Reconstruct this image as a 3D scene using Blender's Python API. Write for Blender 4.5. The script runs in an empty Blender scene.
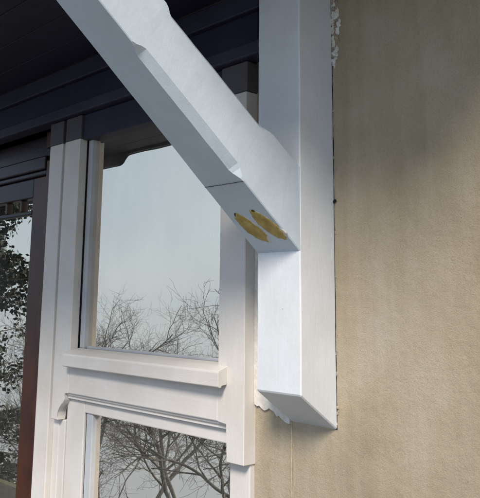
import bpy, bmesh, math, random
from mathutils import Vector, noise

scene = bpy.context.scene
COL = scene.collection
Z0 = 1.65                      # the foot of the bracket post hangs 1.65 m above the paving

# ------------------------------------------------------------------ camera
YAW, PITCH, ROLL = 0.83761, 0.18435, 0.01162
CAM = Vector((0.83855, -0.99676, 0.14568 + Z0))
FPX, SX, SY = 756.2, -9.94, -88.88            # focal length and centre offset for a 480 px wide frame
fwd = Vector((-math.sin(YAW)*math.cos(PITCH), math.cos(YAW)*math.cos(PITCH), math.sin(PITCH)))
rgt = Vector((math.cos(YAW), math.sin(YAW), 0))
upv = rgt.cross(fwd)
r2 = math.cos(ROLL)*rgt + math.sin(ROLL)*upv
u2 = -math.sin(ROLL)*rgt + math.cos(ROLL)*upv
cd = bpy.data.cameras.new('camera')
cd.sensor_fit = 'HORIZONTAL'; cd.sensor_width = 36.0
cd.lens = FPX/480*36.0
cd.shift_x = -SX/480; cd.shift_y = SY/480
cd.clip_start = 0.01; cd.clip_end = 2000
cam = bpy.data.objects.new('camera', cd); COL.objects.link(cam)
from mathutils import Matrix
cam.matrix_world = Matrix(((r2.x, u2.x, -fwd.x, CAM.x), (r2.y, u2.y, -fwd.y, CAM.y), (r2.z, u2.z, -fwd.z, CAM.z), (0, 0, 0, 1)))
scene.camera = cam

# ------------------------------------------------------------------ sky, sun, exposure
SUN_EL, SUN_AZ = math.radians(41), math.radians(143)     # azimuth clockwise from +Y
w = bpy.data.worlds.new('World'); scene.world = w; w.use_nodes = True
nt = w.node_tree; nt.nodes.clear()
sky = nt.nodes.new('ShaderNodeTexSky'); sky.sky_type = 'NISHITA'; sky.sun_disc = False
sky.sun_elevation = SUN_EL; sky.sun_rotation = SUN_AZ
sky.air_density = 1.0; sky.dust_density = 1.0; sky.ozone_density = 1.0
hs = nt.nodes.new('ShaderNodeHueSaturation'); hs.inputs['Saturation'].default_value = 0.5
bg = nt.nodes.new('ShaderNodeBackground'); bg.inputs['Strength'].default_value = 0.064
ow = nt.nodes.new('ShaderNodeOutputWorld')
# thin even cloud veil over the blue
wtc = nt.nodes.new('ShaderNodeTexCoord'); wno = nt.nodes.new('ShaderNodeTexNoise'); wno.inputs['Scale'].default_value = 3.2; wno.inputs['Detail'].default_value = 6
nt.links.new(wtc.outputs['Generated'], wno.inputs['Vector'])
wra = nt.nodes.new('ShaderNodeValToRGB'); wra.color_ramp.elements[0].position = 0.3; wra.color_ramp.elements[1].position = 0.7
wra.color_ramp.elements[0].color = (4.2, 5.8, 8.0, 1); wra.color_ramp.elements[1].color = (6.2, 7.8, 9.7, 1)
nt.links.new(wno.outputs['Fac'], wra.inputs['Fac'])
wmx = nt.nodes.new('ShaderNodeMix'); wmx.data_type = 'RGBA'; wmx.inputs[0].default_value = 0.72
nt.links.new(hs.outputs[0], wmx.inputs[6]); nt.links.new(wra.outputs[0], wmx.inputs[7])
nt.links.new(sky.outputs[0], hs.inputs['Color']); nt.links.new(wmx.outputs[2], bg.inputs['Color']); nt.links.new(bg.outputs[0], ow.inputs['Surface'])
sd = bpy.data.lights.new('sun', 'SUN'); sd.energy = 2.3; sd.angle = math.radians(16); sd.color = (1.0, 0.93, 0.85)
sun = bpy.data.objects.new('sun', sd); COL.objects.link(sun)
sv = Vector((math.sin(SUN_AZ)*math.cos(SUN_EL), math.cos(SUN_AZ)*math.cos(SUN_EL), math.sin(SUN_EL)))
sun.rotation_euler = sv.to_track_quat('Z', 'Y').to_euler()
sun.location = (4, -6, 8)
vs = scene.view_settings
vs.view_transform = 'Standard'; vs.look = 'None'; vs.exposure = 0.8; vs.gamma = 1.0; vs.use_curve_mapping = False

# ------------------------------------------------------------------ materials
def newmat(name):
    m = bpy.data.materials.new(name); m.use_nodes = True
    return m, m.node_tree, m.node_tree.nodes['Principled BSDF']
def N(t, kind, **kw):
    n = t.nodes.new(kind)
    for k, v in kw.items():
        if k in n.inputs: n.inputs[k].default_value = v
        else: setattr(n, k, v)
    return n
def ramp(t, fac, stops):
    r = t.nodes.new('ShaderNodeValToRGB'); e = r.color_ramp.elements
    while len(e) < len(stops): e.new(0.5)
    for el, (p, c) in zip(e, stops): el.position = p; el.color = (*c, 1)
    t.links.new(fac, r.inputs['Fac']); return r
def mix(t, fac, a, b, blend='MIX'):
    m = t.nodes.new('ShaderNodeMix'); m.data_type = 'RGBA'; m.blend_type = blend
    for s, v in ((0, fac), (6, a), (7, b)):
        if hasattr(v, 'is_linked'): t.links.new(v, m.inputs[s])
        else: m.inputs[s].default_value = v if s == 0 else (*v, 1)
    return m.outputs[2]
def coords(t, scale=(1, 1, 1)):
    tc = t.nodes.new('ShaderNodeTexCoord'); mp = t.nodes.new('ShaderNodeMapping'); mp.inputs['Scale'].default_value = scale
    t.links.new(tc.outputs['Object'], mp.inputs['Vector']); return mp.outputs[0]
def bump(t, p, hs, dist, strength=1.0, prev=None):
    b = t.nodes.new('ShaderNodeBump'); b.inputs['Distance'].default_value = dist; b.inputs['Strength'].default_value = strength
    t.links.new(hs, b.inputs['Height'])
    if prev: t.links.new(prev.outputs[0], b.inputs['Normal'])
    t.links.new(b.outputs[0], p.inputs['Normal']); return b

def paint(name, base, dirt, grain=(260, 260, 22), rough=0.42, wear=0.70, bare=(0.33, 0.25, 0.15)):
    """brushed gloss paint on timber: brush marks along the grain, grime in blotches, few chips"""
    m, t, p = newmat(name)
    v = coords(t); vg = coords(t, grain)
    n1 = N(t, 'ShaderNodeTexNoise', Scale=9.0, Detail=6.0, Roughness=0.6); t.links.new(v, n1.inputs['Vector'])
    n2 = N(t, 'ShaderNodeTexNoise', Scale=1.0, Detail=4.0, Roughness=0.55); t.links.new(vg, n2.inputs['Vector'])
    n3 = N(t, 'ShaderNodeTexNoise', Scale=95.0, Detail=5.0, Roughness=0.7); t.links.new(v, n3.inputs['Vector'])
    n4 = N(t, 'ShaderNodeTexNoise', Scale=600.0, Detail=2.0); t.links.new(v, n4.inputs['Vector'])
    r1 = ramp(t, n1.outputs['Fac'], [(0.38, (0, 0, 0)), (0.72, (1, 1, 1))])
    c = mix(t, r1.outputs[0], base, dirt)
    r2_ = ramp(t, n2.outputs['Fac'], [(0.35, (0.97, 0.97, 0.97)), (0.65, (1, 1, 1))])
    c = mix(t, 1.0, c, r2_.outputs[0], 'MULTIPLY')
    mu = N(t, 'ShaderNodeMath', operation='MULTIPLY'); t.links.new(n3.outputs['Fac'], mu.inputs[0]); t.links.new(n1.outputs['Fac'], mu.inputs[1])
    chip = ramp(t, mu.outputs[0], [(wear*0.66, (0, 0, 0)), (wear*0.66+0.02, (1, 1, 1))])
    c = mix(t, chip.outputs[0], c, bare)
    t.links.new(c, p.inputs['Base Color'])
    p.inputs['Roughness'].default_value = rough
    p.inputs['Specular IOR Level'].default_value = 0.35
    b1 = bump(t, p, n2.outputs['Fac'], 0.0006, 0.32)
    b1 = bump(t, p, n3.outputs['Fac'], 0.0008, 0.35, b1)
    b2 = bump(t, p, n4.outputs['Fac'], 0.0003, 0.35, b1)
    return m

M = {}
M['white'] = paint('white_paint', (0.75, 0.765, 0.785), (0.68, 0.685, 0.69))
M['white_brace'] = paint('white_brace_blue_cast', (0.62, 0.70, 0.77), (0.55, 0.62, 0.68), grain=(260, 40, 40), wear=0.71)  # blue cast put into the brace's white colour
M['cream'] = paint('cream_paint', (0.71, 0.67, 0.63), (0.64, 0.59, 0.53), wear=0.70)
M['cream_h'] = paint('cream_paint_along', (0.71, 0.67, 0.635), (0.64, 0.59, 0.54), grain=(22, 260, 260), wear=0.70)
M['bead'] = paint('bead_paint', (0.52, 0.53, 0.55), (0.42, 0.43, 0.45), wear=0.72)
M['dark'] = paint('dark_stain_and_shade', (0.022, 0.021, 0.048), (0.013, 0.012, 0.030), grain=(14, 180, 180), rough=0.5, wear=0.9, bare=(.05, .04, .03))  # canopy timber stain; on window head and groove it paints canopy shade
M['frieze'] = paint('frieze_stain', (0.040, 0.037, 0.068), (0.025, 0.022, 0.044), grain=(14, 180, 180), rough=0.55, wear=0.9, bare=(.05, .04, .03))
M['upright_shade'] = paint('upright_shade_tone', (0.105, 0.095, 0.10), (0.07, 0.062, 0.068), rough=0.6, wear=0.9)  # canopy shade put into the colour of the cream uprights' tops
M['brown'] = paint('brown_varnish', (0.080, 0.027, 0.013), (0.036, 0.013, 0.009), grain=(160, 160, 12), rough=0.33, wear=0.9, bare=(.05, .03, .02))
M['brown_h'] = paint('brown_varnish_along_darkened', (0.028, 0.014, 0.016), (0.015, 0.009, 0.012), grain=(12, 160, 160), rough=0.33, wear=0.9, bare=(.05, .03, .02))  # darkening of the door top put into the varnish colour

M['russet'] = paint('russet_varnish', (0.17, 0.058, 0.022), (0.10, 0.032, 0.014), grain=(160, 160, 12), rough=0.35, wear=0.9, bare=(.05, .03, .02))
def mat_render():
    m, t, p = newmat('beige_render')
    v = coords(t)
    n1 = N(t, 'ShaderNodeTexNoise', Scale=5.0, Detail=7.0, Roughness=0.62); t.links.new(v, n1.inputs['Vector'])
    n2 = N(t, 'ShaderNodeTexNoise', Scale=520.0, Detail=5.0, Roughness=0.75); t.links.new(v, n2.inputs['Vector'])
    n3 = N(t, 'ShaderNodeTexNoise', Scale=60.0, Detail=5.0, Roughness=0.6); t.links.new(v, n3.inputs['Vector'])
    vs_ = coords(t, (28, 28, 2.2))
    n5 = N(t, 'ShaderNodeTexNoise', Scale=1.0, Detail=5.0, Roughness=0.6); t.links.new(vs_, n5.inputs['Vector'])
    r1 = ramp(t, n1.outputs['Fac'], [(0.3, (0.40, 0.330, 0.235)), (0.5, (0.48, 0.402, 0.29)), (0.72, (0.545, 0.47, 0.37))])
    r2_ = ramp(t, n2.outputs['Fac'], [(0.28, (0.80, 0.78, 0.74)), (0.55, (1, 1, 1)), (0.75, (1.07, 1.07, 1.05))])
    c = mix(t, 1.0, r1.outputs[0], r2_.outputs[0], 'MULTIPLY')
    r5 = ramp(t, n5.outputs['Fac'], [(0.35, (0.91, 0.89, 0.86)), (0.6, (1, 1, 1))])
    c = mix(t, 1.0, c, r5.outputs[0], 'MULTIPLY')
    t.links.new(c, p.inputs['Base Color']); p.inputs['Roughness'].default_value = 0.9
    p.inputs['Specular IOR Level'].default_value = 0.2
    b1 = bump(t, p, n3.outputs['Fac'], 0.0045, 0.4)
    bump(t, p, n2.outputs['Fac'], 0.0018, 0.8, b1)
    return m
M['render'] = mat_render()

def simple(name, col, col2, scale, rough=0.85, dist=0.002):
    m, t, p = newmat(name)
    v = coords(t); n = N(t, 'ShaderNodeTexNoise', Scale=scale, Detail=6.0, Roughness=0.62); t.links.new(v, n.inputs['Vector'])
    r = ramp(t, n.outputs['Fac'], [(0.32, col), (0.68, col2)]); t.links.new(r.outputs[0], p.inputs['Base Color'])
    p.inputs['Roughness'].default_value = rough; p.inputs['Specular IOR Level'].default_value = 0.25
    bump(t, p, n.outputs['Fac'], dist, 0.6)
    return m
M['ochre'] = simple('ochre_filler', (0.36, 0.26, 0.07), (0.56, 0.43, 0.15), 60, 0.7, 0.002)
M['ochre_dark'] = simple('ochre_cavity', (0.05, 0.03, 0.008), (0.13, 0.08, 0.02), 200, 0.85, 0.002)
M['filler'] = simple('white_filler', (0.60, 0.56, 0.50), (0.78, 0.75, 0.70), 90, 0.8, 0.002)
M['mortar'] = simple('render_crumb', (0.20, 0.17, 0.14), (0.50, 0.46, 0.42), 160, 0.95, 0.003)
M['gap'] = simple('dark_gap', (0.012, 0.011, 0.010), (0.03, 0.026, 0.022), 80, 0.9, 0.001)
M['line'] = simple('pale_cord', (0.40, 0.33, 0.21), (0.56, 0.48, 0.33), 200, 0.8, 0.0005)
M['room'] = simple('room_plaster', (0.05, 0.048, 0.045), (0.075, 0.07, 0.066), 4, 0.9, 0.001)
M['paving'] = simple('paving_stone', (0.030, 0.028, 0.025), (0.062, 0.058, 0.052), 3.5, 0.9, 0.004)
M['bark'] = simple('bark', (0.10, 0.095, 0.09), (0.20, 0.19, 0.18), 14, 0.95, 0.01)
M['leaf'] = simple('evergreen_leaf', (0.022, 0.026, 0.018), (0.050, 0.056, 0.038), 3, 0.5, 0.001)
M['grass'] = simple('winter_grass', (0.045, 0.05, 0.03), (0.10, 0.095, 0.06), 0.35, 0.95, 0.02)

def mat_glass():
    m, t, p = newmat('window_glass')
    t.nodes.remove(p); out = t.nodes['Material Output']
    g = N(t, 'ShaderNodeBsdfGlossy', Roughness=0.0, Color=(1.0, 0.89, 0.735, 1))
    tr = N(t, 'ShaderNodeBsdfTransparent', Color=(0.86, 0.90, 0.89, 1))
    lw = N(t, 'ShaderNodeFresnel', IOR=1.52)
    mr = N(t, 'ShaderNodeMapRange'); mr.inputs['To Min'].default_value = 0.93; mr.inputs['To Max'].default_value = 1.0
    t.links.new(lw.outputs[0], mr.inputs['Value'])
    v = coords(t); n = N(t, 'ShaderNodeTexNoise', Scale=5.0, Detail=1.0); t.links.new(v, n.inputs['Vector'])
    b = N(t, 'ShaderNodeBump', Strength=1.0, Distance=0.0004); t.links.new(n.outputs['Fac'], b.inputs['Height'])
    t.links.new(b.outputs[0], g.inputs['Normal'])
    mx = N(t, 'ShaderNodeMixShader'); t.links.new(mr.outputs[0], mx.inputs[0]); t.links.new(tr.outputs[0], mx.inputs[1]); t.links.new(g.outputs[0], mx.inputs[2])
    # thin film of dust and dried drips
    vd = coords(t, (14, 14, 5)); nd = N(t, 'ShaderNodeTexNoise', Scale=1.0, Detail=7.0, Roughness=0.7); t.links.new(vd, nd.inputs['Vector'])
    rd = N(t, 'ShaderNodeMapRange'); rd.inputs['From Min'].default_value = 0.35; rd.inputs['From Max'].default_value = 0.75; rd.inputs['To Min'].default_value = 0.015; rd.inputs['To Max'].default_value = 0.10
    t.links.new(nd.outputs['Fac'], rd.inputs['Value'])
    df = N(t, 'ShaderNodeBsdfDiffuse', Color=(0.55, 0.54, 0.52, 1)); m2 = N(t, 'ShaderNodeMixShader')
    t.links.new(rd.outputs[0], m2.inputs[0]); t.links.new(mx.outputs[0], m2.inputs[1]); t.links.new(df.outputs[0], m2.inputs[2])
    t.links.new(m2.outputs[0], out.inputs['Surface'])
    return m
M['glass'] = mat_glass()

# ------------------------------------------------------------------ building helpers
def link(name, me, mat, parent=None):
    o = bpy.data.objects.new(name, me); COL.objects.link(o)
    if mat: me.materials.append(M[mat])
    if parent: o.parent = parent
    return o
def tag(o, label, cat, group=None, kind=None):
    o['label'] = label
    if cat: o['category'] = cat
    if group: o['group'] = group
    if kind: o['kind'] = kind
    return o
def empty(name, loc=(0, 0, 0)):
    o = bpy.data.objects.new(name, None); COL.objects.link(o); o.empty_display_size = 0.1
    return o
def mesh(name, vs, fs):
    me = bpy.data.meshes.new(name); me.from_pydata([tuple(v) for v in vs], [], fs); me.validate(); return me
def wobble(bm, amp, freq=14.0, fine=0.25):
    for v in bm.verts:
        n = noise.noise_vector(v.co*freq)*amp + noise.noise_vector(v.co*freq*7+Vector((3, 1, 7)))*amp*fine
        v.co += n
def finish(bm, name, mat, parent, smooth=False):
    bmesh.ops.recalc_face_normals(bm, faces=bm.faces)
    me = bpy.data.meshes.new(name); bm.to_mesh(me); bm.free()
    if smooth:
        for p in me.polygons: p.use_smooth = True
    return link(name, me, mat, parent)
def box(name, x0, x1, y0, y1, z0, z1, mat, parent=None, bev=0.0022, seg=2, wob=0.0, cuts=None):
    """bevelled board; z counted from the foot of the post"""
    bm = bmesh.new()
    bmesh.ops.create_cube(bm, size=1)
    for v in bm.verts:
        v.co = Vector(((x0+x1)/2 + v.co.x*(x1-x0), (y0+y1)/2 + v.co.y*(y1-y0), Z0 + (z0+z1)/2 + v.co.z*(z1-z0)))
    if bev: bmesh.ops.bevel(bm, geom=bm.edges[:], offset=min(bev, 0.4*min(x1-x0, y1-y0, z1-z0)), segments=seg, affect='EDGES', profile=0.5)
    if wob:
        for _ in range(40):
            le = [e for e in bm.edges if e.calc_length() > 0.05]
            if not le: break
            bmesh.ops.subdivide_edges(bm, edges=le, cuts=1, use_grid_fill=True)
        wobble(bm, wob)
    return finish(bm, name, mat, parent)
def prism(name, poly, y0, y1, mat, parent=None, bev=0.001):
    """x-z outline pushed through from y0 to y1"""
    bm = bmesh.new()
    a = [bm.verts.new((x, y0, Z0+z)) for x, z in poly]; b = [bm.verts.new((x, y1, Z0+z)) for x, z in poly]
    bm.faces.new(a); bm.faces.new(b[::-1])
    n = len(poly)
    for i in range(n): bm.faces.new((a[i], b[i], b[(i+1) % n], a[(i+1) % n]))
    if bev: bmesh.ops.bevel(bm, geom=bm.edges[:], offset=bev, segments=1, affect='EDGES')
    return finish(bm, name, mat, parent)
def profile_x(name, prof, x0, x1, mat, parent=None, bev=0.001):
    """y-z outline run along x"""
    bm = bmesh.new()
    a = [bm.verts.new((x0, y, Z0+z)) for y, z in prof]; b = [bm.verts.new((x1, y, Z0+z)) for y, z in prof]
    bm.faces.new(a); bm.faces.new(b[::-1]); n = len(prof)
    for i in range(n): bm.faces.new((a[i], b[i], b[(i+1) % n], a[(i+1) % n]))
    if bev: bmesh.ops.bevel(bm, geom=bm.edges[:], offset=bev, segments=1, affect='EDGES')
    return finish(bm, name, mat, parent)

# ------------------------------------------------------------------ setting: ground
def ground():
    vs, fs = [], []
    xs = [-400, -200, -100, -60] + [-40+2*i for i in range(64)] + [40, 80, 200, 400]
    ys = [30, 10, 1, -2.7, -3.0, -3.4, -4.2, -5, -6, -7, -8, -9, -10, -12, -14, -17, -20, -25, -30, -40, -60, -100, -200, -400]
    for y in ys:
        for x in xs:
            d = max(0, -y-2.7); z = -9.0*(1-math.exp(-(d/4.0)**1.2)) - 0.012*max(0, d-10)
            if d > 0.5: z += 0.35*noise.noise(Vector((x*.13, y*.13, 0)))
            vs.append((x, y, z-0.02))
    nx = len(xs)
    for j in range(len(ys)-1):
        for i in range(nx-1): fs.append((j*nx+i, (j+1)*nx+i, (j+1)*nx+i+1, j*nx+i+1))
    me = mesh('ground', vs, fs); o = link('ground', me, 'grass'); o['kind'] = 'structure'
    for p in me.polygons: p.use_smooth = True
ground()
m, t, p = newmat('added_lake_water'); p.inputs['Base Color'].default_value = (0.30, 0.315, 0.335, 1); p.inputs['Roughness'].default_value = 0.08; p.inputs['IOR'].default_value = 1.333  # water of the added lake
v_ = coords(t); n_ = N(t, 'ShaderNodeTexNoise', Scale=1.3, Detail=5.0); t.links.new(v_, n_.inputs['Vector']); bump(t, p, n_.outputs['Fac'], 0.03, 0.4)
M['added_water'] = m
o = link('added_lake', mesh('added_lake', [(-900, -14, -8.2), (-900, -900, -8.2), (900, -900, -8.2), (900, -14, -8.2)], [(0, 1, 2, 3)]), 'added_water'); o['kind'] = 'structure'  # made-up lake, added as a pale mirrored backdrop with little upward bounce
t = link('terrace', mesh('terrace', [], []), None)
bpy.data.objects.remove(t)
bm = bmesh.new(); bmesh.ops.create_cube(bm, size=1)
for v in bm.verts: v.co = Vector((-1+v.co.x*18, -1.2+v.co.y*2.7, -0.01+v.co.z*0.06))
t = finish(bm, 'terrace', 'paving', None); t['kind'] = 'structure'

# ------------------------------------------------------------------ house wall
wall = empty('house_wall')
tag(wall, 'beige sand-textured rendered wall right of the white post', 'wall')
def render_panel(name, x0, x1, z0, z1, step):
    nx, nz = max(1, int((x1-x0)/step)), max(1, int((z1-z0)/step)); vs, fs = [], []
    for j in range(nz+1):
        for i in range(nx+1):
            x = x0+(x1-x0)*i/nx; z = z0+(z1-z0)*j/nz
            y = 0.0025*noise.noise(Vector((x*3.1, 0, z*3.1))) + 0.0012*noise.noise(Vector((x*19, 5, z*19)))
            vs.append((x, y, Z0+z))
    for j in range(nz):
        for i in range(nx): fs.append((j*(nx+1)+i, j*(nx+1)+i+1, (j+1)*(nx+1)+i+1, (j+1)*(nx+1)+i))
    n0 = len(vs)
    for (x, z) in ((x0, z0), (x1, z0), (x1, z1), (x0, z1)): vs.append((x, 0.25, Z0+z))
    cs = [0, nx, (nz+1)*(nx+1)-1, nz*(nx+1)]
    for k in range(4): fs.append((cs[k], n0+k, n0+(k+1) % 4, cs[(k+1) % 4]))
    fs.append((n0, n0+3, n0+2, n0+1))
    me = mesh(name, vs, fs); o = link(name, me, 'render', wall)
    for p in me.polygons[:nx*nz]: p.use_smooth = True
    return o
render_panel('wall_panel', -0.194, 3.2, -1.7, 2.4, 0.02)
render_panel('wall_panel', -5.0, -1.96, -1.7, 2.4, 0.1)
render_panel('wall_panel', -1.96, -0.194, 0.76, 2.4, 0.1)
# dark hall behind the glazing
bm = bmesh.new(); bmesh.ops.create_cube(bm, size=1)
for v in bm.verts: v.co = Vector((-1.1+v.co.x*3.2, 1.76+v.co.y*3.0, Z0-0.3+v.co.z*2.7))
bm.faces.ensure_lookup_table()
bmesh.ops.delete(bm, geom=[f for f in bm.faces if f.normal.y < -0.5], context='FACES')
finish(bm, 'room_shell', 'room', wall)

# ragged white filler between window frame and post, broken crumbs of render by the post
random.seed(4)
poly = [(-0.1895, 0.30), (-0.1895, -0.030)]
for k in range(0, 15):
    x = -0.188 + 0.0865*k/14; poly.append((x, -0.034 - 0.024*k/14 + random.uniform(-0.005, 0.005)))
poly += [(-0.1005, -0.045), (-0.1005, 0.30)]
prism('filler_strip', poly, -0.006, 0.002, 'filler', wall, 0.0)
def crumb(name, c, r, mat, parent, sq=(1, 1, 1), seed=0):
    bm = bmesh.new(); bmesh.ops.create_icosphere(bm, subdivisions=2, radius=1)
    for v in bm.verts:
        v.co += noise.noise_vector(v.co*2.3+Vector((seed, 0, seed*2)))*0.45
        k = 1+0.95*noise.noise(v.co*1.7+Vector((seed*3.7, seed, 0)))
        v.co = Vector((c[0]+v.co.x*r*sq[0]*k, c[1]+v.co.y*r*sq[1]*k, Z0+c[2]+v.co.z*r*sq[2]*k))
    return finish(bm, name, mat, parent)
k = 0
for i in range(60):
    z = 0.56+0.13*random.random()**0.8
    crumb('render_crumb', (0.002+abs(random.gauss(0, 0.006)), -0.001, z), random.uniform(0.0015, 0.0048), random.choice(['mortar', 'filler', 'filler', 'render']), wall, (1, .45, random.uniform(.7, 2.2)), i)
for i in range(14):
    z = -0.06+0.6*random.random()
    crumb('render_crumb', (0.001+abs(random.gauss(0, 0.0022)), 0.0, z), random.uniform(0.001, 0.0026), random.choice(['mortar', 'render', 'render']), wall, (1, .8, random.uniform(.8, 2.6)), 50+i)
crumb('render_crumb', (0.003, -0.002, 0.316), 0.0026, 'gap', wall, (1, .7, 1.2), 91)
for i in range(6):
    x = -0.19+0.1*random.random(); crumb('render_crumb', (x, -0.001, -0.038-0.022*(x+.19)/.09), random.uniform(0.002, 0.004), random.choice(['filler', 'mortar']), wall, (1.2, .7, 1), 120+i)
# open joint between post and render: ragged dark sliver
vsj, fsj = [], []
for i in range(90):
    z = -0.058+0.73*i/89; wd = max(0.0002, 0.0004+0.0018*noise.noise(Vector((0, 0, z*30)))+0.0014*noise.noise(Vector((2, 0, z*110))))
    vsj += [(-0.004, -0.0012, Z0+z), (wd, -0.0012, Z0+z), (wd+0.0004, 0.004, Z0+z)]
for i in range(89):
    a = i*3; fsj += [(a, a+1, a+4, a+3), (a+1, a+2, a+5, a+4)]
link('open_joint', mesh('open_joint', vsj, fsj), 'gap', wall)

# thin pale cord running down the wall under the post
def tube(bm, pts, rads, n=6):
    rings = []
    for i, (p, r) in enumerate(zip(pts, rads)):
        d = (pts[min(i+1, len(pts)-1)]-pts[max(i-1, 0)]).normalized()
        a = d.orthogonal().normalized(); b = d.cross(a)
        if rings:
            pass
        rings.append([bm.verts.new(p+(a*math.cos(2*math.pi*k/n)+b*math.sin(2*math.pi*k/n))*r) for k in range(n)])
    for A, B in zip(rings, rings[1:]):
        off = min(range(n), key=lambda s: sum((A[k].co-B[(k+s) % n].co).length for k in range(n)))
        for k in range(n): bm.faces.new((A[k], A[(k+1) % n], B[(k+1+off) % n], B[(k+off) % n]))
    bm.faces.new(rings[0][::-1]); bm.faces.new(rings[-1])
bm = bmesh.new()
pts = [Vector((-0.1+0.0035*noise.noise(Vector((0, 0, z*9)))+0.0007*noise.noise(Vector((0, 4, z*40))), -0.0015, Z0+z)) for z in [-0.055-1.3*i/80 for i in range(81)]]
tube(bm, pts, [0.0012+0.0006*noise.noise(p*60) for p in pts], 6)
o = finish(bm, 'thin_cord', 'line', None, True); tag(o, 'thin pale cord running down the beige wall below the post', 'cord')

# ------------------------------------------------------------------ timber bracket: post and brace
W, D = 0.1, 0.08605
bracket = empty('timber_bracket'); tag(bracket, 'white painted timber bracket with chamfered brace fixed to the beige wall', 'bracket')
bm = bmesh.new()
H = 0.06
zs = [0.0]
prof = [(-D, 0.0), (0.003, -H), (0.003, 0.745), (-D, 0.745)]
a = [bm.verts.new((-W, y, Z0+z)) for y, z in prof]; b = [bm.verts.new((0, y, Z0+z)) for y, z in prof]
bm.faces.new(a); bm.faces.new(b[::-1])
for i in range(4): bm.faces.new((a[i], b[i], b[(i+1) % 4], a[(i+1) % 4]))
bmesh.ops.bevel(bm, geom=bm.edges[:], offset=0.0020, segments=1, affect='EDGES')
for _ in range(30):
    le = [e for e in bm.edges if e.calc_length() > 0.03]
    if not le: break
    bmesh.ops.subdivide_edges(bm, edges=le, cuts=1, use_grid_fill=True)
wobble(bm, 0.0007, 12, 0.12)
post = finish(bm, 'post', 'white', bracket)

TH, Z1, Z2, TP, TL = 0.66702, 0.22671, 0.37034, 0.83288, 0.49
ax = Vector((0, -math.cos(TH), math.sin(TH))); vv = Vector((0, math.sin(TH), math.cos(TH)))
hv = (Z2-Z1)*math.cos(TH); org = Vector((-W/2, -D, Z0+Z1))
def taper(s): return 1-(1-TP)*max(0, s)/0.45
def brace_pt(x, s, v):
    """x across (-.5 .. .5), s along the lower edge, v up the depth (0 .. 1)"""
    k = taper(s)
    vm = hv/2
    return org + ax*s + vv*(vm+(v-0.5)*hv*k) + Vector((x*W*k, 0, 0))
bm = bmesh.new()
stations = [-0.13, 0.02, 0.06, 0.10, 0.14, 0.1585, 0.160, 0.166, 0.172, 0.178, 0.186] + [0.20+0.022*i for i in range(10)] + [0.412, 0.420, 0.427, 0.434, 0.4345, 0.46, 0.52, 0.60, 0.72]
def chw(s):
    if s < 0.160 or s > 0.434: return 0.0016
    if s < 0.186: f = (s-0.160)/0.026
    elif s > 0.412: f = (0.434-s)/0.022
    else: f = 1
    f = max(0, min(1, f)); f = f*f*(3-2*f)
    return 0.0016+0.0125*f
rings = []
for s in stations:
    c = chw(s); cx = c/W; cv = c/hv; low = 0.0
    e_ = 0.0010; ex, ev = e_/W, e_/hv
    pr = [(-.5+ex, low), (.5-cx, low), (.5, cv+low), (.5, 1-cv), (.5-cx, 1), (-.5+ex, 1), (-.5, 1-ev), (-.5, ev+low)]
    ring = []
    for x, v in pr:
        p = brace_pt(x*0.996, s, v)
        if s < 0:                                  # lower end cut to the upright face of the post, let in 4 mm
            q = brace_pt(x*0.996, 0.0, v); tt = (-D+0.004-q.y)/ax.y; p = q+ax*tt
        elif s < 0.15:
            q = brace_pt(x*0.996, 0.0, v); s0 = (-D+0.004-q.y)/ax.y; p = brace_pt(x*0.996, max(s, s0+(s)*0.35) if s0 > s*0.6 else s, v)
        if p.z > Z0+0.744: p = p-ax*((p.z-Z0-0.744)/ax.z)
        ring.append(bm.verts.new(p))
    rings.append(ring)
for A, B in zip(rings, rings[1:]):
    for k in range(8): bm.faces.new((A[k], A[(k+1) % 8], B[(k+1) % 8], B[k]))
bm.faces.new(rings[0][::-1]); bm.faces.new(rings[-1])
bmesh.ops.remove_doubles(bm, verts=bm.verts, dist=0.00002)
for v in bm.verts:
    v.co += noise.noise_vector(v.co*25)*0.0006
brace = finish(bm, 'brace', 'white_brace', bracket)
# dark hairline joint across the underside
def under(x, s, off): return brace_pt(x, s, 0) - vv*off
vsx, fsx = [], []
for i in range(24):
    x = -0.49+0.97*i/23; s = 0.1592+0.0006*noise.noise(Vector((x*9, 0, 0))); wd = 0.0003+0.0004*noise.noise(Vector((x*14, 3, 0)))
    vsx += [under(x, s, 0.0009), under(x, s+wd, 0.0009), under(x, s+wd, -0.004), under(x, s, -0.004)]
for i in range(23):
    a = i*4; fsx += [(a, a+1, a+5, a+4), (a+1, a+2, a+6, a+5), (a, a+4, a+7, a+3)]
link('joint_crack', mesh('joint_crack', vsx, fsx), 'gap', brace)
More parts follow.
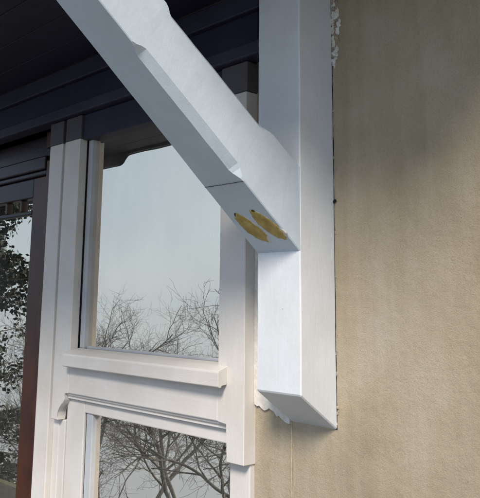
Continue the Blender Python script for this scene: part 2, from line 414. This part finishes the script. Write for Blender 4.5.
# two ochre patches of filler in the underside
def patch(name, outline, mat, off, depth, rim=0.75):
    n = len(outline); vs = []
    cx = sum(p[0] for p in outline)/n; cs = sum(p[1] for p in outline)/n
    for x, s in outline: vs.append(under(x, s, -0.002))
    for x, s in outline: vs.append(under(x, s, off*0.5))
    for x, s in outline: vs.append(under(cx+(x-cx)*rim, cs+(s-cs)*rim, off))
    vs.append(under(cx, cs, off*depth))
    fs = []
    for r in range(2):
        for i in range(n): fs.append((r*n+i, r*n+(i+1) % n, (r+1)*n+(i+1) % n, (r+1)*n+i))
    for i in range(n): fs.append((2*n+i, 2*n+(i+1) % n, 3*n))
    me = mesh(name, vs, fs); o = link(name, me, mat, brace)
    for p in me.polygons: p.use_smooth = True
    return o
def blob(cx, cs, lx, ls, tilt, seed, head):
    out = []
    for i in range(64):
        a = 2*math.pi*i/64; dx, ds = math.cos(a)*lx, math.sin(a)*ls
        pinch = 1-head*(0.5*(ds/ls)+0.0)          # one end broader
        dx *= pinch; k = 1+0.16*noise.noise(Vector((math.cos(a)*1.6+seed, math.sin(a)*1.6, seed)))+0.15*noise.noise(Vector((math.cos(a)*2.4+seed, math.sin(a)*5, 2)))+0.05*noise.noise(Vector((math.cos(a)*14+seed, math.sin(a)*14, 4)))
        out.append((cx+(dx+tilt*ds/0.1)*k, cs+ds*k))
    return out
for (cx_, cs_, sd_) in ((-0.16, 0.061, 1.0), (0.26, 0.064, 5.0)):
    patch('paint_flake', blob(cx_+0.02, cs_-0.003, 0.185, 0.034, -0.30, sd_+20, 0.1), 'filler', 0.0006, 0.9, 0.93)
    patch('filler_patch', blob(cx_, cs_, 0.178, 0.0325, -0.30, sd_, 0.15), 'ochre', 0.0016, 0.95, 0.9)
patch('filler_cavity', blob(-0.262, 0.091, 0.060, 0.0060, 0, 2.0, 0.0), 'ochre_dark', 0.0012, 0.6)
patch('filler_cavity', blob(0.165, 0.094, 0.065, 0.0055, 0, 7.0, 0.0), 'ochre_dark', 0.0012, 0.6)

# ------------------------------------------------------------------ side window
win = empty('side_window'); tag(win, 'cream painted side window with tall upper pane and lower casement', 'window')
FY = -0.03
# frame boards
box('frame_board', -0.952, -0.886, FY, 0.10, -1.60, 0.545, 'cream', win, wob=0.0004)
box('frame_groove', -0.886, -0.858, FY+0.014, 0.10, -1.60, 0.545, 'cream', win)
st = [(-0.858, 0.545), (-0.858, -0.096)]
# upper sash stile with its ogee horn
st = [(-0.873, 0.545), (-0.873, -0.139), (-0.842, -0.139), (-0.8445, -0.130), (-0.844, -0.121), (-0.839, -0.111), (-0.831, -0.104), (-0.8225, -0.098), (-0.817, -0.091), (-0.8155, -0.083), (-0.8155, -0.074), (-0.80, -0.074), (-0.80, 0.545)]
prism('sash_stile', st, FY, -0.008, 'cream', win, 0.0012)
prism('sash_stile', [(-0.262, 0.545), (-0.190, 0.545), (-0.190, -0.141), (-0.236, -0.141), (-0.236, -0.074), (-0.262, -0.074)], FY, 0.0, 'cream', win, 0.0012)
box('sash_rail', -0.80, -0.262, FY+0.0005, -0.004, -0.0735, 0.028, 'cream_h', win, wob=0.0003)
profile_x('rail_moulding', [(-0.0130, -0.0738), (-0.0245, -0.0738), (-0.0245, -0.078), (-0.0205, -0.082), (-0.0205, -0.0865), (-0.0130, -0.0865)], -0.814, -0.237, 'cream_h', win, 0.0006)
# sill
profile_x('window_sill', [(-0.008, 0.031), (-0.030, 0.0275), (-0.0515, 0.0195), (-0.0525, 0.016), (-0.052, -0.0085), (-0.0495, -0.0105), (-0.044, -0.0105), (-0.044, -0.006), (-0.031, -0.006), (-0.0307, 0.0)], -0.795, -0.236, 'cream_h', win, 0.0007)
# upper glazing
box('glazing_bead', -0.7972, -0.778, -0.006, 0.020, 0.030, 0.545, 'bead', win)
box('glazing_bead', -0.778, -0.262, 0.002, 0.020, 0.0285, 0.036, 'bead', win)
box('glazing_gap', -0.7999, -0.7973, -0.004, 0.03, 0.03, 0.545, 'gap', win, 0)
pane1 = box('pane', -0.778, -0.24, 0.0060, 0.0100, 0.02, 0.555, 'glass', win, 0)
pane2 = box('pane', -0.778, -0.24, 0.0150, 0.0190, 0.02, 0.555, 'glass', win, 0)
# lower casement
LY = -0.012
box('lower_jamb', -0.873, -0.832, LY-0.002, 0.10, -1.60, -0.1395, 'cream', win)
box('casement_stile', -0.830, -0.752, LY, 0.03, -1.55, -0.0875, 'cream', win, wob=0.0003)
box('casement_stile', -0.246, -0.193, LY, 0.03, -1.60, -0.0875, 'cream', win, wob=0.0003)
box('casement_rail', -0.752, -0.246, LY+0.0005, 0.03, -0.114, -0.0875, 'cream_h', win, wob=0.0003)
box('casement_rail', -0.752, -0.246, LY+0.0005, 0.03, -1.55, -0.85, 'cream_h', win)
box('casement_gap', -0.7518, -0.748, -0.006, 0.03, -0.85, -0.114, 'gap', win, 0)
box('glazing_bead', -0.7478, -0.722, -0.008, 0.03, -0.85, -0.1142, 'bead', win)
box('pane', -0.722, -0.225, 0.0040, 0.0080, -0.86, -0.10, 'glass', win, 0)
box('pane', -0.722, -0.225, 0.0150, 0.0190, -0.86, -0.10, 'glass', win, 0)
box('shaded_upright_head', -0.955, -0.887, FY, 0.10, 0.546, 0.606, 'upright_shade', win)  # tops of the cream uprights, canopy shade painted in as a darker colour
box('shaded_upright_head', -0.872, -0.798, FY, 0.10, 0.546, 0.606, 'upright_shade', win)
box('shaded_upright_head', -0.264, -0.188, FY, 0.10, 0.546, 0.606, 'upright_shade', win)
box('head_groove', -0.8868, -0.8722, FY+0.012, 0.10, 0.546, 0.606, 'dark', win, 0)  # groove top carries the same painted shade
box('window_head', -0.7978, -0.2642, FY+0.006, 0.10, 0.541, 0.606, 'dark', win, wob=0.0003)  # pale head board coloured dark in place of canopy shade

# ------------------------------------------------------------------ front door
door = empty('front_door'); tag(door, 'dark brown varnished door with tall glass pane left of the window', 'door')
box('door_jamb', -1.012, -0.9525, 0.004, 0.12, -1.62, 0.56, 'russet', door, 0.003)
box('door_jamb_bead', -1.062, -1.0125, 0.020, 0.12, -1.62, 0.53, 'brown', door, 0.004)
box('door_jamb', -1.96, -1.905, 0.004, 0.12, -1.62, 0.56, 'brown', door, 0.003)
box('transom_panel', -1.905, -1.0515, 0.034, 0.09, 0.545, 0.607, 'brown_h', door, 0.002)
box('transom_rail', -1.905, -1.0625, 0.016, 0.12, 0.505, 0.544, 'brown_h', door, 0.004)
box('transom_post', -1.051, -0.9582, 0.010, 0.12, 0.561, 0.607, 'brown', door, 0.003)
box('head_bead', -1.905, -1.0625, 0.022, 0.12, 0.490, 0.5045, 'brown_h', door, 0.004)
box('door_stile', -1.149, -1.0635, 0.030, 0.075, -1.60, 0.489, 'brown', door, 0.003)
box('door_stile', -1.90, -1.815, 0.030, 0.075, -1.60, 0.489, 'brown', door, 0.003)
box('door_rail', -1.8145, -1.1495, 0.0305, 0.075, 0.432, 0.489, 'brown_h', door, 0.003)
box('door_rail', -1.8145, -1.1495, 0.0305, 0.075, -1.60, -0.95, 'brown_h', door, 0.003)
box('stile_bead', -1.1625, -1.1495, 0.037, 0.055, -0.949, 0.4315, 'brown', door, 0.003)
box('glazing_bar', -1.8145, -1.163, 0.036, 0.055, 0.385, 0.397, 'brown_h', door, 0.003)
for x in (-1.235, -1.33, -1.43, -1.53, -1.63, -1.73): box('glazing_bar', x-0.006, x+0.006, 0.037, 0.055, 0.3975, 0.4315, 'brown', door, 0.002)
box('pane', -1.83, -1.155, 0.0470, 0.0500, -0.96, 0.44, 'glass', door, 0)
# bright steel threshold keeps the foot of the door closed
box('threshold', -1.96, -0.952, -0.02, 0.12, -1.645, -1.6205, 'brown_h', door, 0.003)

# ------------------------------------------------------------------ porch canopy
can = empty('porch_canopy'); tag(can, 'dark timber porch canopy above the door, resting on the white bracket', 'canopy')
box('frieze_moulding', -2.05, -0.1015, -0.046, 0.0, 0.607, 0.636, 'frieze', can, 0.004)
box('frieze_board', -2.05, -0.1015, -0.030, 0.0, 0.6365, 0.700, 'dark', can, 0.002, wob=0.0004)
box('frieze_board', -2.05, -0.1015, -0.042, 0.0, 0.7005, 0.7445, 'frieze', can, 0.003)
y = -0.0425
for i in range(7):
    y1 = y-0.0965
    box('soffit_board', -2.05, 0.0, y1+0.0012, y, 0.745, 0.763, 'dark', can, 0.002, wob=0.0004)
    y = y1
pf = [(-2.06, 0.90), (-2.06, 0.700), (-1.80, 0.700), (-1.785, 0.702), (-1.773, 0.708), (-1.764, 0.718), (-1.758, 0.728), (-1.748, 0.735), (-1.735, 0.738), (0.02, 0.738), (0.02, 0.90)]
prism('fascia', pf, -0.745, -0.7195, 'dark', can, 0.002)
profile_x('canopy_roof', [(0.0, 1.02), (-0.80, 0.90), (-0.80, 0.925), (0.0, 1.05)], -2.15, 0.03, 'dark', can, 0.002)
profile_x('added_shade_eaves', [(0.0, 0.83), (-0.56, 0.83), (-0.56, 0.895), (0.0, 1.00)], 0.032, 0.62, 'dark', can, 0.002)  # unseen overhang, added to shade the upper wall right of the post
profile_x('roof_edge', [(0.0, 0.80), (-0.70, 0.80), (-0.70, 0.899), (0.0, 1.015)], -2.05, -0.001, 'dark', can, 0.0)

# ------------------------------------------------------------------ trees on the slope (seen mirrored in the panes)
def bare_tree(loc, h, seed, label, spread=0.5, levels=5):
    rnd = random.Random(seed)
    root = empty('bare_tree'); root.location = loc
    tag(root, label, 'tree', 'bare trees on the slope in front of the house')
    bt, bc = bmesh.new(), bmesh.new()
    def grow(p, d, L, r, lev):
        n = 5 if lev < 2 else 4; pts, rads = [p.copy()], [r]
        for i in range(n):
            d = (d+Vector((rnd.gauss(0, 1), rnd.gauss(0, 1), rnd.gauss(0.08, 0.7)))*0.2).normalized()
            p = p+d*L/n; pts.append(p.copy()); rads.append(r*(1-0.45*(i+1)/n))
        tube(bt if lev == 0 else bc, pts, rads, 8 if lev == 0 else (5 if lev < 3 else 3))
        if lev >= levels: return
        m = {0: 8, 1: 5, 2: 4, 3: 4, 4: 3}.get(lev, 3)
        for k in range(m):
            f = (0.60 if lev == 0 else 0.25)+ (0.40 if lev == 0 else .75)*(k+rnd.random()*0.6)/m
            f = min(f, 0.999); idx = f*n; i0 = int(idx); q = pts[i0].lerp(pts[i0+1], idx-i0)
            rr = rads[i0]*(0.62 if lev == 0 else 0.6)
            dd = (pts[i0+1]-pts[i0]).normalized(); a = rnd.uniform(0, 2*math.pi)
            o1 = dd.orthogonal().normalized(); o2 = dd.cross(o1)
            tilt = rnd.uniform(0.5, 1.0)
            nd = (dd*math.cos(tilt)+(o1*math.cos(a)+o2*math.sin(a))*math.sin(tilt)+Vector((0, 0, 0.12))).normalized()
            grow(q, nd, L*rnd.uniform(0.5, 0.74)*(1 if lev else spread*0.8), max(rr, 0.0035), lev+1)
    grow(Vector((0, 0, -0.3)), Vector((rnd.gauss(0, .06), rnd.gauss(0, .06), 1)), h*0.78, h*0.0085, 0)
    finish(bt, 'trunk', 'bark', root, True); finish(bc, 'crown', 'bark', root, True)
def gz(y):
    d = max(0, -y-2.7); return -9.0*(1-math.exp(-(d/4.0)**1.2)) - 0.012*max(0, d-10)
spots = [(-10.75, -9.0, 2.3, 'bare tree whose trunk stands mirrored in the lower pane'),
         (-14.6, -9.0, 2.0, 'bare twiggy tree mirrored at the left of the window panes'),
         (-16.2, -12.4, 2.7, 'bare tree mirrored in the middle of the window panes'),
         (-18.4, -9.2, 2.2, 'bare tree mirrored low in the door glass'),
         (-19.6, -16.5, 3.0, 'bare tree mirrored at the right of the window panes'),
         (-24.5, -17.0, 3.1, 'bare tree mirrored behind the others at the left of the upper pane'),
         (-22.6, -15.2, 2.9, 'bare tree mirrored left of centre behind the others'),
         (-23.0, -20.5, 3.3, 'farthest bare tree mirrored low at the right of the upper pane')]
for i, (x, y, top, lb) in enumerate(spots): bare_tree((x, y, gz(y)), top-gz(y), 11+i*7, lb)

def evergreen(loc, h, seed, label):
    rnd = random.Random(seed); root = empty('evergreen_tree'); root.location = loc; tag(root, label, 'tree')
    bt = bmesh.new(); tube(bt, [Vector((0, 0, -0.3)), Vector((0.05, 0, h*0.4)), Vector((0, 0.05, h*0.92))], [h*0.02, h*0.014, 0.01], 8)
    vs, fs = [], []
    for i in range(120):
        z = h*(0.12+0.85*rnd.random()); rr = 0.33*h*(1-0.75*z/h)*(0.8+0.4*rnd.random()); a = rnd.uniform(0, 6.283)
        tip = Vector((math.cos(a)*rr, math.sin(a)*rr, z-0.1*rr)); base = Vector((0, 0, z-0.2*rr))
        tube(bt, [base, (base+tip)/2+Vector((0, 0, 0.05)), tip], [0.02, 0.012, 0.004], 4)
        for k in range(150):
            f = rnd.random()**0.6; c = base.lerp(tip, f)+Vector((rnd.gauss(0, 1), rnd.gauss(0, 1), rnd.gauss(0, 1)))*0.11
            d = Vector((rnd.gauss(0, 1), rnd.gauss(0, 1), rnd.gauss(0, 1))).normalized(); s = rnd.uniform(0.06, 0.15)
            e = d.orthogonal().normalized()*s*0.4; n0 = len(vs)
            vs += [c, c+d*s*0.5+e, c+d*s, c+d*s*0.5-e]; fs.append((n0, n0+1, n0+2, n0+3))
    finish(bt, 'trunk', 'bark', root, True); link('crown', mesh('crown', vs, fs), 'leaf', root)
evergreen((-15.4, -6.2, gz(-6.2)), 5.0-gz(-6.2), 3, 'dark leafy evergreen mirrored in the glass of the brown door')

# ------------------------------------------------------------------ render settings
scene.render.engine = 'CYCLES'
scene.cycles.max_bounces = 10
scene.cycles.transparent_max_bounces = 16
scene.cycles.glossy_bounces = 6
scene.render.resolution_x = 987; scene.render.resolution_y = 1024
